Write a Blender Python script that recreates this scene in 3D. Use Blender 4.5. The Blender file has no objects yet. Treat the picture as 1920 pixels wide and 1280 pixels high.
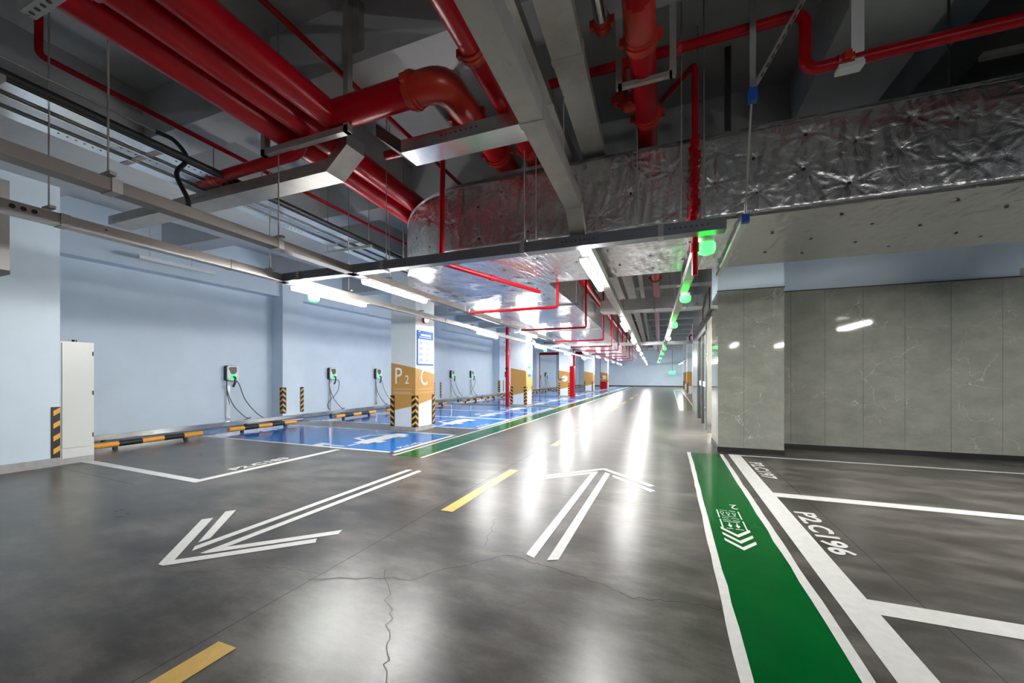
import bpy, math, random
import numpy as np
from mathutils import Vector, Matrix
random.seed(7)
scn = bpy.context.scene
COL = scn.collection
H = 1.43
# ---------------------------------------------------------------- camera, world, exposure
cd = bpy.data.cameras.new('camera'); cam = bpy.data.objects.new('camera', cd); COL.objects.link(cam)
cd.sensor_width = 36.0; cd.lens = 36.0 * 750 / 1920; cd.shift_y = 63.0 / 1920
cd.clip_start = 0.05; cd.clip_end = 200
cam.location = (0, 0, H); cam.rotation_euler = (math.radians(90), 0, math.radians(21.5))
scn.camera = cam
wd = bpy.data.worlds.new('world'); scn.world = wd; wd.use_nodes = True
wd.node_tree.nodes['Background'].inputs[0].default_value = (.6, .7, .8, 1)
wd.node_tree.nodes['Background'].inputs[1].default_value = 0.25
scn.view_settings.view_transform = 'Standard'; scn.view_settings.look = 'None'
scn.view_settings.gamma = 1; scn.view_settings.use_curve_mapping = False
scn.view_settings.exposure = 1.42
TUBE = 85.0

# ---------------------------------------------------------------- materials
MATS = {}
def mat(name, col, rough=.5, metal=0, noise=0, nscale=6, bump=0, bscale=40, rvar=0, emit=None, estr=0, coat=0, spec=.5, alpha=1, stretch=None):
    if name in MATS: return MATS[name]
    m = bpy.data.materials.new(name); m.use_nodes = True; nt = m.node_tree
    b = nt.nodes['Principled BSDF']; L = nt.links.new
    b.inputs['Base Color'].default_value = (*col, 1); b.inputs['Roughness'].default_value = rough
    b.inputs['Metallic'].default_value = metal; b.inputs['Specular IOR Level'].default_value = spec
    b.inputs['Coat Weight'].default_value = coat; b.inputs['Coat Roughness'].default_value = .05
    if emit:
        b.inputs['Emission Color'].default_value = (*emit, 1); b.inputs['Emission Strength'].default_value = estr
    if alpha < 1: b.inputs['Alpha'].default_value = alpha
    if noise or bump or rvar:
        tc = nt.nodes.new('ShaderNodeTexCoord'); src = tc.outputs['Object']
        if stretch:
            mp = nt.nodes.new('ShaderNodeMapping'); mp.inputs['Scale'].default_value = stretch
            L(src, mp.inputs[0]); src = mp.outputs[0]
        n = nt.nodes.new('ShaderNodeTexNoise'); n.inputs['Scale'].default_value = nscale; n.inputs['Detail'].default_value = 7
        n.inputs['Roughness'].default_value = .62
        L(src, n.inputs[0])
        if noise:
            mr = nt.nodes.new('ShaderNodeMapRange'); L(n.outputs[0], mr.inputs[0])
            mr.inputs[1].default_value = .25; mr.inputs[2].default_value = .75
            mr.inputs[3].default_value = 1 - noise; mr.inputs[4].default_value = 1 + noise
            mx = nt.nodes.new('ShaderNodeVectorMath'); mx.operation = 'SCALE'; mx.inputs[0].default_value = col
            L(mr.outputs[0], mx.inputs['Scale']); L(mx.outputs[0], b.inputs['Base Color'])
        if rvar:
            mr = nt.nodes.new('ShaderNodeMapRange'); L(n.outputs[0], mr.inputs[0])
            mr.inputs[1].default_value = .3; mr.inputs[2].default_value = .7
            mr.inputs[3].default_value = max(.02, rough - rvar); mr.inputs[4].default_value = rough + rvar
            L(mr.outputs[0], b.inputs['Roughness'])
        if bump:
            n2 = nt.nodes.new('ShaderNodeTexNoise'); n2.inputs['Scale'].default_value = bscale; n2.inputs['Detail'].default_value = 5
            L(src, n2.inputs[0]); bp = nt.nodes.new('ShaderNodeBump'); bp.inputs['Strength'].default_value = bump
            bp.inputs['Distance'].default_value = .01
            L(n2.outputs[0], bp.inputs['Height']); L(bp.outputs[0], b.inputs['Normal'])
    MATS[name] = m; return m

def floor_material():
    m = bpy.data.materials.new('polished_concrete'); m.use_nodes = True; nt = m.node_tree; L = nt.links.new
    b = nt.nodes['Principled BSDF']; tc = nt.nodes.new('ShaderNodeTexCoord')
    def noise(scale, det, rough, vec=None):
        n = nt.nodes.new('ShaderNodeTexNoise'); n.inputs['Scale'].default_value = scale
        n.inputs['Detail'].default_value = det; n.inputs['Roughness'].default_value = rough
        L(vec or tc.outputs['Object'], n.inputs[0]); return n.outputs[0]
    mp = nt.nodes.new('ShaderNodeMapping'); mp.inputs['Scale'].default_value = (.6, 1.3, 1)
    mp.inputs['Rotation'].default_value = (0, 0, .35); L(tc.outputs['Object'], mp.inputs[0])
    a = noise(.45, 6, .6); c = noise(2.4, 8, .68, mp.outputs[0]); g = noise(60, 4, .7)
    s1 = nt.nodes.new('ShaderNodeMath'); s1.operation = 'MULTIPLY_ADD'; L(a, s1.inputs[0]); s1.inputs[1].default_value = .5; L(c, s1.inputs[2])
    s2 = nt.nodes.new('ShaderNodeMath'); s2.operation = 'MULTIPLY_ADD'; L(g, s2.inputs[0]); s2.inputs[1].default_value = .12; L(s1.outputs[0], s2.inputs[2])
    cr = nt.nodes.new('ShaderNodeValToRGB'); L(s2.outputs[0], cr.inputs[0])
    e = cr.color_ramp.elements; e[0].position = .62; e[0].color = (.031, .028, .0245, 1); e[1].position = .98; e[1].color = (.132, .12, .106, 1)
    x = cr.color_ramp.elements.new(.79); x.color = (.064, .0585, .0515, 1)
    L(cr.outputs[0], b.inputs['Base Color'])
    mr = nt.nodes.new('ShaderNodeMapRange'); L(s1.outputs[0], mr.inputs[0]); mr.inputs[1].default_value = .1; mr.inputs[2].default_value = 1.4; mr.clamp = False
    mr.inputs[3].default_value = .21; mr.inputs[4].default_value = .40; L(mr.outputs[0], b.inputs['Roughness'])
    bp = nt.nodes.new('ShaderNodeBump'); bp.inputs['Strength'].default_value = .12; bp.inputs['Distance'].default_value = .004
    L(noise(35, 5, .6), bp.inputs['Height']); L(bp.outputs[0], b.inputs['Normal'])
    b.inputs['Specular IOR Level'].default_value = .32
    return m

def marble_material():
    m = bpy.data.materials.new('grey_green_marble'); m.use_nodes = True; nt = m.node_tree; L = nt.links.new
    b = nt.nodes['Principled BSDF']; tc = nt.nodes.new('ShaderNodeTexCoord')
    mp = nt.nodes.new('ShaderNodeMapping'); L(tc.outputs['Object'], mp.inputs[0]); mp.inputs['Rotation'].default_value = (.3, .5, .2)
    n0 = nt.nodes.new('ShaderNodeTexNoise'); n0.inputs['Scale'].default_value = 1.6; n0.inputs['Detail'].default_value = 8; L(mp.outputs[0], n0.inputs[0])
    ad = nt.nodes.new('ShaderNodeVectorMath'); ad.operation = 'MULTIPLY_ADD'; L(n0.outputs['Color'], ad.inputs[0]); ad.inputs[1].default_value = (1.1, 1.1, 1.1); L(mp.outputs[0], ad.inputs[2])
    vo = nt.nodes.new('ShaderNodeTexVoronoi'); vo.feature = 'DISTANCE_TO_EDGE'; vo.inputs['Scale'].default_value = 1.7; L(ad.outputs[0], vo.inputs[0])
    n1 = nt.nodes.new('ShaderNodeTexNoise'); n1.inputs['Scale'].default_value = 1.3; n1.inputs['Detail'].default_value = 3; L(tc.outputs['Object'], n1.inputs[0])
    th = nt.nodes.new('ShaderNodeMapRange'); L(n1.outputs[0], th.inputs[0]); th.inputs[1].default_value = .45; th.inputs[2].default_value = .75; th.inputs[3].default_value = 0; th.inputs[4].default_value = .005
    lt = nt.nodes.new('ShaderNodeMath'); lt.operation = 'LESS_THAN'; L(vo.outputs['Distance'], lt.inputs[0]); L(th.outputs[0], lt.inputs[1])
    n2 = nt.nodes.new('ShaderNodeTexNoise'); n2.inputs['Scale'].default_value = 3; n2.inputs['Detail'].default_value = 9; n2.inputs['Roughness'].default_value = .7
    mp2 = nt.nodes.new('ShaderNodeMapping'); mp2.inputs['Scale'].default_value = (.9, 1, 1.5); L(tc.outputs['Object'], mp2.inputs[0]); L(mp2.outputs[0], n2.inputs[0])
    cr = nt.nodes.new('ShaderNodeValToRGB'); L(n2.outputs[0], cr.inputs[0]); e = cr.color_ramp.elements
    e[0].position = .3; e[0].color = (.21, .213, .183, 1); e[1].position = .75; e[1].color = (.30, .30, .26, 1)
    mx = nt.nodes.new('ShaderNodeMix'); mx.data_type = 'RGBA'; L(lt.outputs[0], mx.inputs[0]); L(cr.outputs[0], mx.inputs[6]); mx.inputs[7].default_value = (.62, .62, .58, 1)
    L(mx.outputs[2], b.inputs['Base Color']); b.inputs['Roughness'].default_value = .05; b.inputs['Specular IOR Level'].default_value = .4
    return m

def foil_material():
    m = bpy.data.materials.new('aluminium_foil'); m.use_nodes = True; nt = m.node_tree; L = nt.links.new
    b = nt.nodes['Principled BSDF']; tc = nt.nodes.new('ShaderNodeTexCoord')
    b.inputs['Base Color'].default_value = (.64, .64, .65, 1); b.inputs['Metallic'].default_value = 1; b.inputs['Roughness'].default_value = .24
    n = nt.nodes.new('ShaderNodeTexNoise'); n.inputs['Scale'].default_value = 9; n.inputs['Detail'].default_value = 4; n.inputs['Distortion'].default_value = 1.2
    L(tc.outputs['Object'], n.inputs[0])
    w = nt.nodes.new('ShaderNodeTexChecker'); w.inputs['Scale'].default_value = 90; L(tc.outputs['Object'], w.inputs[0])
    a = nt.nodes.new('ShaderNodeMath'); a.operation = 'MULTIPLY_ADD'; L(w.outputs['Fac'], a.inputs[0]); a.inputs[1].default_value = .05; L(n.outputs[0], a.inputs[2])
    bp = nt.nodes.new('ShaderNodeBump'); bp.inputs['Strength'].default_value = .35; bp.inputs['Distance'].default_value = .02
    L(a.outputs[0], bp.inputs['Height']); L(bp.outputs[0], b.inputs['Normal'])
    return m

FLOOR = floor_material(); MARBLE = marble_material(); FOIL = foil_material()
WALL = mat('pale_blue_wall_paint', (.56, .665, .77), .45, noise=.05, nscale=1.5)
COLP = mat('white_blue_column_paint', (.72, .78, .83), .4, noise=.04, nscale=2)
CEIL = mat('ceiling_paint', (.47, .49, .51), .8, noise=.08, nscale=2)
CONC = mat('bare_concrete', (.33, .33, .33), .7, noise=.2, nscale=9, bump=.2)
GALV = mat('galvanised_steel', (.56, .58, .6), .36, 1, noise=.14, nscale=7, rvar=.1)
GALVD = mat('dull_galvanised_steel', (.40, .39, .37), .5, .6, noise=.15, nscale=5)
TRAYM = mat('tray_steel', (.44, .43, .41), .42, .75, noise=.12, nscale=4)
BLUET = mat('blue_grey_tray_steel', (.20, .215, .25), .4, .6, noise=.12, nscale=4)
BROWNT = mat('brown_grey_tray_steel', (.23, .205, .19), .45, .5, noise=.12, nscale=4)
SHINY = mat('bright_sheet_steel', (.72, .74, .76), .22, 1, noise=.08, nscale=5, bump=.06, bscale=6)
RED = mat('red_gloss_paint', (.37, .002, .009), .3, noise=.1, nscale=5, spec=.22)
ORANGE = mat('orange_red_fitting', (.46, .028, .012), .33, noise=.12, nscale=9)
BLACK = mat('black_rubber', (.012, .012, .013), .5)
BLACKP = mat('black_plastic', (.014, .015, .018), .28)
DARK = mat('dark_steel', (.055, .056, .058), .5, .4)
YEL = mat('yellow_reflective', (.75, .36, .04), .35)
WHITE = mat('white_road_paint', (.66, .655, .63), .32, noise=.10, nscale=14)
YPAINT = mat('yellow_road_paint', (.62, .40, .09), .36, noise=.12, nscale=10)
BLUE = mat('blue_floor_paint', (.001, .125, .44), .11, noise=.14, nscale=2, rvar=.04, spec=.04)
GREEN = mat('green_floor_paint', (.0005, .085, .014), .16, noise=.15, nscale=3, rvar=.05, spec=.06)
OCHRE = mat('ochre_paint', (.50, .27, .07), .4, noise=.04)
LETTER = mat('white_letter_paint', (.85, .85, .83), .4)
FADED = mat('faded_letter_paint', (.62, .47, .30), .4)
BAR_Y = mat('yellow_pipe_paint', (.72, .33, .05), .3)
LAMPW = mat('lit_tube', (.9, .9, .9), .4, emit=(1, .985, .96), estr=TUBE)
LAMPG = mat('lit_green_indicator', (.1, .6, .2), .4, emit=(.02, 1, .04), estr=3.2)
EXITG = mat('lit_exit_sign', (.1, .5, .2), .4, emit=(.05, 1, .3), estr=.7)
RING = mat('lit_green_ring', (.1, .6, .2), .4, emit=(.03, 1, .12), estr=.8)
REDLAMP = mat('lit_red_lamp', (.8, .1, .08), .4, emit=(1, .42, .3), estr=1.6)
SHELLW = mat('white_plastic', (.74, .75, .77), .3)
CABM = mat('cream_enamel', (.60, .62, .60), .33)
SIGNB = mat('blue_sign_print', (.01, .13, .55), .55, spec=.2)
SIGNW = mat('white_sign_print', (.62, .66, .72), .55, spec=.2)
SIGNG = mat('pale_grey_print', (.45, .50, .60), .55, spec=.2)
BCAP = mat('blue_plastic_cap', (.01, .09, .5), .4)
PANEL = mat('brushed_cladding', (.5, .5, .49), .16, .8)
LOBW = mat('lobby_white', (.8, .79, .77), .4)
LOBL = mat('lobby_lamp', (.9, .9, .9), .4, emit=(1, .96, .9), estr=30)
CRACK = mat('crack_dark', (.022, .021, .02), .7)
def glass_material():
    m = bpy.data.materials.new('clear_glass'); m.use_nodes = True; b = m.node_tree.nodes['Principled BSDF']
    b.inputs['Base Color'].default_value = (.8, .9, .9, 1); b.inputs['Transmission Weight'].default_value = 1; b.inputs['Roughness'].default_value = .02; b.inputs['IOR'].default_value = 1.2
    return m
GLASS = glass_material()

# ---------------------------------------------------------------- mesh building
class MB:
    def __init__(s): s.v = []; s.f = []; s.m = []; s.sm = []
    def add(s, vs, fs, mi=0, smooth=False):
        o = len(s.v); s.v += [tuple(map(float, p)) for p in vs]
        for f in fs: s.f.append([o + i for i in f]); s.m.append(mi); s.sm.append(smooth)
        return s
    def box(s, x0, y0, z0, x1, y1, z1, mi=0):
        vs = [(x, y, z) for z in (z0, z1) for y in (y0, y1) for x in (x0, x1)]
        return s.add(vs, [(0, 2, 3, 1), (4, 5, 7, 6), (0, 1, 5, 4), (2, 6, 7, 3), (0, 4, 6, 2), (1, 3, 7, 5)], mi)
    def obox(s, p, q, w, h, mi=0, up=(0, 0, 1)):      # box along p->q: width w sideways, height h upward from p
        p = Vector(p); q = Vector(q); d = (q - p).normalized(); sd = d.cross(Vector(up)).normalized(); u = sd.cross(d)
        vs = []
        for c in (p, q):
            for a, b in ((-1, 0), (1, 0), (1, 1), (-1, 1)): vs.append(c + sd * (a * w / 2) + u * (b * h))
        return s.add(vs, [(0, 1, 2, 3), (7, 6, 5, 4), (0, 4, 5, 1), (1, 5, 6, 2), (2, 6, 7, 3), (3, 7, 4, 0)], mi)
    def tube(s, pts, r, n=12, mi=0, cap=True, rs=None):
        pts = [Vector(p) for p in pts]; k = len(pts); up = None; vs = []
        for i, p in enumerate(pts):
            d = (pts[min(i + 1, k - 1)] - pts[max(i - 1, 0)]).normalized()
            if up is None:
                up = Vector((0, 0, 1)) if abs(d.z) < .9 else Vector((1, 0, 0))
            up = (up - d * up.dot(d)).normalized(); sd = d.cross(up)
            rr = rs[i] if rs else r
            for j in range(n):
                a = 2 * math.pi * j / n; vs.append(p + (up * math.cos(a) + sd * math.sin(a)) * rr)
        fs = [(i * n + j, i * n + (j + 1) % n, (i + 1) * n + (j + 1) % n, (i + 1) * n + j) for i in range(k - 1) for j in range(n)]
        s.add(vs, fs, mi, True)
        if cap: s.add([vs[j] for j in range(n)], [tuple(range(n - 1, -1, -1))], mi); s.add(vs[-n:], [tuple(range(n))], mi)
        return s
    def poly(s, pts, mi=0): return s.add(pts, [tuple(range(len(pts)))], mi)
    def flat(s, pts, z=.003, mi=0): return s.add([(x, y, z) for x, y in pts], [tuple(range(len(pts)))], mi)
    def slab(s, pts, z0, z1, mi=0):
        n = len(pts); vs = [(x, y, z0) for x, y in pts] + [(x, y, z1) for x, y in pts]
        return s.add(vs, [tuple(range(n - 1, -1, -1)), tuple(range(n, 2 * n))] + [(i, (i + 1) % n, n + (i + 1) % n, n + i) for i in range(n)], mi)
    def prism(s, pts, vec, mi=0):
        n = len(pts); v = Vector(vec); vs = [Vector(p) for p in pts]; vs += [p + v for p in vs]
        return s.add(vs, [tuple(range(n - 1, -1, -1)), tuple(range(n, 2 * n))] + [(i, (i + 1) % n, n + (i + 1) % n, n + i) for i in range(n)], mi)
    def disc(s, c, nrm, r, th=.004, n=12, mi=0):
        c = Vector(c); nr = Vector(nrm).normalized(); return s.tube([c, c + nr * th], r, n, mi)
    def text(s, body, o, right, up, size, sx=1, mi=0, lift=0, bold=0):
        vs, fs = text_mesh(body, bold); o = Vector(o); r = Vector(right).normalized() * size * sx; u = Vector(up).normalized() * size
        return s.add([o + r * a + u * b for a, b in vs], fs, mi)
    def mesh(s, name, mats):
        me = bpy.data.meshes.new(name); me.from_pydata(s.v, [], s.f)
        for m in (mats if isinstance(mats, (list, tuple)) else [mats]): me.materials.append(m)
        me.polygons.foreach_set('material_index', s.m); me.polygons.foreach_set('use_smooth', s.sm); me.update(); return me
    def build(s, name, mats, parent=None):
        return put(name, s.mesh(name, mats), parent)
def put(name, me, parent=None):
    o = bpy.data.objects.new(name, me); COL.objects.link(o)
    if parent: o.parent = parent
    return o
TXT = {}
def text_mesh(body, bold=0):
    if (body, bold) in TXT: return TXT[body, bold]
    c = bpy.data.curves.new('t', 'FONT'); c.body = body; c.size = 1; c.resolution_u = 3; c.offset = bold
    o = bpy.data.objects.new('t', c); COL.objects.link(o)
    me = bpy.data.meshes.new_from_object(o); vs = [(v.co.x, v.co.y) for v in me.vertices]; fs = [tuple(p.vertices) for p in me.polygons]
    bpy.data.objects.remove(o); bpy.data.curves.remove(c); bpy.data.meshes.remove(me)
    TXT[body, bold] = vs, fs; return vs, fs
def bend(pts, r, n=6):                               # round the corners of a polyline
    P = [Vector(p) for p in pts]; out = [P[0]]
    for a, b, c in zip(P, P[1:], P[2:]):
        u = (a - b).normalized(); w = (c - b).normalized(); k = min(r, (a - b).length * .49, (c - b).length * .49)
        s, e = b + u * k, b + w * k
        for i in range(n + 1):
            t = i / n; out.append(s * (1 - t) ** 2 + b * 2 * t * (1 - t) + e * t * t)
    out.append(P[-1]); return out
def curve(pts, n=8):                                 # Catmull-Rom
    P = [Vector(p) for p in pts]; P = [P[0] * 2 - P[1]] + P + [P[-1] * 2 - P[-2]]; out = []
    for i in range(1, len(P) - 2):
        for k in range(n):
            t = k / n; a, b, c, d = P[i - 1:i + 3]
            out.append(.5 * ((2 * b) + (c - a) * t + (2 * a - 5 * b + 4 * c - d) * t * t + (3 * b - a - 3 * c + d) * t ** 3))
    out.append(P[-2]); return out
def thing(name, label, cat, loc=(0, 0, 0), group=None, rz=0):
    o = bpy.data.objects.new(name, None); COL.objects.link(o); o.location = loc; o.rotation_euler = (0, 0, rz); o.empty_display_size = .2
    return tag(o, label, cat, group)
def tag(o, label, cat, group=None, kind=None):
    if label: o['label'] = label
    if cat: o['category'] = cat
    if group: o['group'] = group
    if kind: o['kind'] = kind
    return o
def pattern(t, part, q, m):
    o = next(c for c in COL.objects if c.parent == t and c.name.split('.')[0] == part)
    me = o.data; k = len(me.materials); mb = MB()
    mb.v = [tuple(v.co) for v in me.vertices]; mb.f = [list(p.vertices) for p in me.polygons]; mb.m = [p.material_index for p in me.polygons]; mb.sm = [p.use_smooth for p in me.polygons]
    mb.add(q.v, q.f, k); o.data = mb.mesh(part, list(me.materials) + [m])
def struct(name, mb, m):
    o = mb.build(name, m); o['kind'] = 'structure'; return o
def D(x, y): return x - .035 * (y - 4)                # the services run about two degrees off the walls
ORD = ['first', 'second', 'third', 'fourth', 'fifth', 'sixth', 'seventh', 'eighth', 'ninth', 'tenth', 'eleventh', 'twelfth', 'thirteenth', 'fourteenth', 'fifteenth', 'sixteenth', 'seventeenth']

# ================================================================= SETTING
ZB, ZS = 4.4, 5.0
fl = struct('floor', MB().slab([(-12, -7), (10, -7), (10, 53), (-12, 53)], -.2, 0), FLOOR)
struct('ceiling', MB().box(-12, -7, ZS, 10, 53, ZS + .2), CEIL)
bm = MB()
ys = [(-5.6, -5.15), (-2.7, -2.25), (0.15, .9), (3.0, 3.45), (5.75, 6.2)] + [(8.55 + 2.8 * k, 9.1 + 2.8 * k) for k in range(16)]
for i, (a, b) in enumerate(ys): tag(MB().box(-11.5, a, ZB, 9.9, b, ZS).build('ceiling_beam', CEIL), None, None, None, 'structure')
for a, b in ((-9.0, -6.2), (-4.55, -4.1), (-1.6, -1.15), (1.35, 2.1), (5.2, 5.6)):
    tag(MB().box(a, -7, ZB - .002, b, 52.6, ZS).build('ceiling_beam', CEIL), None, None, None, 'structure')
w = MB().box(-11.8, 3.2, 0, -11.5, 52.6, ZS); w.box(-11.5, 3.27, 3.85, -11.15, 52.6, ZS)
w.box(-11.8, -7, 0, -8.98, 3.27, ZS)
struct('wall_left', w, WALL)
struct('baseboard_left', MB().box(-8.98, -7, 0, -8.962, 3.27, .13), CONC)
for k in range(6):
    y = 8.83 + 8.4 * k
    if y < 52: tag(MB().box(-11.5, y, 0, -11.03, y + .73, ZS).build('wall_pier', WALL), None, None, None, 'structure')
struct('wall_far', MB().box(-12, 52.6, 0, 6, 52.9, ZS), WALL)
struct('baseboard_far', MB().box(-11.5, 52.57, 0, 4, 52.6, .12), DARK)
struct('wall_back', MB().box(-12, -7.2, 0, 10, -7, ZS), CONC)
struct('wall_side', MB().box(9.9, -7, 0, 10.2, 9.4, ZS), WALL)
# marble wall and pillar on the right
struct('wall_right', MB().box(1.9, 9.3, 3.06, 9.9, 9.6, ZS).box(.84, 8.42, 3.0, 1.9, 9.5, ZS), WALL)
mp = MB(); xs = [1.9, 2.2, 2.75, 3.33, 3.93, 4.55, 5.2, 5.9, 6.6, 7.3, 8, 8.7, 9.9]
for a, b in zip(xs, xs[1:]): mp.box(a + .002, 9.26, .09, b - .002, 9.6, 3.06)
mp.box(1.9, 9.275, .09, 9.9, 9.5, 3.05, 1)
struct('wall_marble', mp, [MARBLE, DARK])
mp = MB()
for a, b in ((.84, 1.27), (1.27, 1.9)): mp.box(a + .002, 8.40, .09, b - .002, 8.6, 3.0)
mp.box(.84, 8.6, .09, 1.9, 9.55, 3.0); mp.box(.85, 8.41, .09, 1.89, 8.7, 2.99, 1)
tag(mp.build('marble_pillar', [MARBLE, DARK]), 'grey-green marble-clad pillar at the end of the right green walkway', 'pillar')
struct('baseboard_right', MB().box(1.93, 9.245, 0, 9.9, 9.3, .09).box(.83, 8.39, 0, 1.91, 9.55, .09), BLACK)
struct('trim_1', MB().box(1.9, 9.245, 3.055, 9.9, 9.27, 3.075).box(.83, 8.39, 2.995, 1.91, 8.43, 3.012), DARK)
# floor joints and cracks
jm = MB()
def strip(mb, pts, wd, z=.0012, mi=0):
    for (x0, y0), (x1, y1) in zip(pts, pts[1:]):
        dx, dy = x1 - x0, y1 - y0; l = math.hypot(dx, dy) or 1; nx, ny = -dy / l * wd / 2, dx / l * wd / 2
        mb.flat([(x0 + nx, y0 + ny), (x1 + nx, y1 + ny), (x1 - nx, y1 - ny), (x0 - nx, y0 - ny)], z, mi)
for q in ([(-2.33, -.6), (-2.33, 14)], [(-3.3, 4.75), (.3, 4.62)], [(1.46, -1), (1.46, 8)], [(-9, 3.2), (-6.5, 3.05)]): strip(jm, q, .006)
jm.build('floor_joint', CRACK, fl)
def crack(pts, wd, amp):
    out = []
    for (x0, y0), (x1, y1) in zip(pts, pts[1:]):
        for k in range(10): t = k / 10; out.append((x0 + (x1 - x0) * t + random.uniform(-amp, amp), y0 + (y1 - y0) * t + random.uniform(-amp, amp)))
    mb = MB(); strip(mb, out + [pts[-1]], wd, .0014); mb.build('floor_crack', CRACK, fl)
crack([(-2.35, 2.1), (-1.7, 2.35), (-1.2, 2.95), (-.75, 2.85), (-.2, 2.68), (.3, 2.75)], .006, .025)
crack([(-1.43, 3.05), (-1.62, 3.6), (-1.2, 4.2), (-.6, 4.9), (-.2, 5.2)], .004, .02)
crack([(-1.05, 1.25), (-1.3, 1.6), (-1.55, 1.95), (-1.95, 2.4)], .004, .02)
crack([(-3.5, 4.7), (-3.2, 4.2), (-3.4, 3.8)], .004, .02)
crack([(-3.3, 1.8), (-2.8, 2.1), (-2.3, 2.2)], .003, .02)

# ================================================================= FLOOR MARKINGS
def rect(x0, y0, x1, y1): return [(x0, y0), (x1, y0), (x1, y1), (x0, y1)]
def jag(x0, x1, y0, y1, z, mb, amp=.006, n=40, mi=0):  # hand-painted strip with slightly wavy edges
    prev = None
    for k in range(n + 1):
        y = y0 + (y1 - y0) * k / n; a = x0 + random.uniform(-amp, amp); b = x1 + random.uniform(-amp, amp)
        if prev: mb.flat([(prev[0], prev[2]), (prev[1], prev[2]), (b, y), (a, y)], z, mi)
        prev = (a, b, y)
gw = thing('green_walkway', 'green painted walkway strip in the right foreground beside bays 196 and 197', 'walkway', (.6, 4, 0))
gw.location = (0, 0, 0)
MB().flat(rect(.36, -1.5, .84, 8.08), .002).build('green_paint', GREEN, gw)
for a, b in ((.305, .362), (.835, .895)):
    e = MB(); jag(a, b, -1.5, 8.1, .003, e); e.build('white_edge_line', WHITE, gw)
g2 = thing('green_walkway', 'long green walkway strip along the blue charging bays on the left', 'walkway', (0, 0, 0))
MB().flat(rect(-4.55, 5.86, -4.02, 52), .002).build('green_paint', GREEN, g2)
for a, b in ((-4.61, -4.55), (-4.02, -3.96)): MB().flat(rect(a, 5.86, b, 52), .003).build('white_edge_line', WHITE, g2)
g3 = thing('green_walkway', 'short far green walkway strip before the right-hand columns', 'walkway', (0, 0, 0))
MB().flat(rect(.42, 17.6, .98, 40), .002).build('green_paint', GREEN, g3)
MB().flat(rect(.36, 17.6, .42, 40), .003).build('white_edge_line', WHITE, g3); MB().flat(rect(.98, 17.6, 1.04, 40), .003).build('white_edge_line', WHITE, g3)
sg = thing('walkway_symbol', 'white chevrons, two outlined pictograms and a number 2 painted on the green walkway', 'floor marking')
for k in range(3):
    y = 3.72 + .14 * k; MB().flat([(.445, y + .17), (.565, y), (.685, y + .17), (.685, y + .23), (.565, y + .065), (.445, y + .23)], .0045).build('chevron', WHITE, sg)
for y in (4.20, 4.50):
    f = MB(); a, b, c, d, t = .46, .67, y, y + .25, .012
    for q in (rect(a, c, a + t, d), rect(b - t, c, b, d), rect(a + .03, c, a + .09, c + t), rect(a + .11, c, b - .03, c + t), rect(a + .03, d - t, a + .1, d), rect(a + .12, d - t, b - .03, d)): f.flat(q, .0045)
    f.build('pictogram_frame', WHITE, sg)
pf = MB()
for k in range(3):
    x = .505 + .055 * k; strip(pf, [(x - .018, 4.68), (x, 4.6), (x + .018, 4.68), (x, 4.70), (x - .018, 4.68)], .006, .0045); strip(pf, [(x - .01, 4.585), (x + .012, 4.57)], .006, .0045)
strip(pf, [(.5, 4.56), (.62, 4.56)], .008, .0045)
pf.build('flame_pictogram', WHITE, sg)
pf = MB()
for x in (.535, .60): pf.flat([(x - .02, 4.30), (x - .004, 4.24), (x + .004, 4.24), (x + .02, 4.30), (x + .006, 4.31), (x + .004, 4.37), (x - .004, 4.37), (x - .006, 4.31)], .0045)
strip(pf, [(.49, 4.40), (.63, 4.40)], .012, .0045); pf.build('lift_pictogram', WHITE, sg)
MB().text('2', (.685, 4.98, .0045), (-1, 0, 0), (0, -1, 0), .22, .72).build('number', WHITE, sg)
# right-hand bays
tag(MB().flat(rect(.985, -1.5, 1.17, 8.16), .003).build('bay_front_line', WHITE), 'thick white line along the fronts of bays 196 and 197', 'floor marking')
for (a, b, lb) in ((5.51, 5.69, 'white dividing line between bay 196 and bay 197'), (3.02, 3.2, 'nearest white dividing line, on the near side of bay 196'), (8.06, 8.14, 'thin white line at the far side of bay 197, before the marble wall')):
    tag(MB().flat(rect(1.17, a, 7.0, b), .003).build('bay_divider_line', WHITE), lb, 'floor marking')
tag(MB().text('P2.C196', (1.215, 5.0, .0035), (0, -1, 0), (1, 0, 0), .24, 1.32, bold=.03).build('bay_number', WHITE), 'white bay number P2.C196 painted on the right foreground floor', 'floor marking')
tag(MB().text('P2.C197', (1.215, 7.55, .0035), (0, -1, 0), (1, 0, 0), .24, 1.32, bold=.03).build('bay_number', WHITE), 'white bay number P2.C197 painted near the marble pillar', 'floor marking')
# left grey bay 183
tag(MB().flat([(-9.0, 3.66), (-9.0, 3.52), (-5.86, 3.40), (-5.86, 5.93), (-5.99, 5.93), (-5.99, 3.53)], .003).build('bay_outline', WHITE), 'white L-shaped line around grey bay 183 on the left', 'floor marking')
tag(MB().text('P2.C183', (-6.07, 4.05, .0035), (0, 1, 0), (-1, 0, 0), .25, 1.12, bold=.03).build('bay_number', WHITE), 'white bay number P2.C183 painted on the grey floor at left', 'floor marking')
# lane dashes
for k, y in enumerate((-.55, 3.66, 7.82, 12.0, 16.2, 20.4, 24.6, 28.8)):
    tag(MB().flat(rect(-2.25, y, -2.11, y + 1.97), .003).build('lane_dash', YPAINT), 'yellow lane dash on the grey floor, %s from the camera' % ORD[k], 'floor marking', 'yellow lane dashes')
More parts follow.
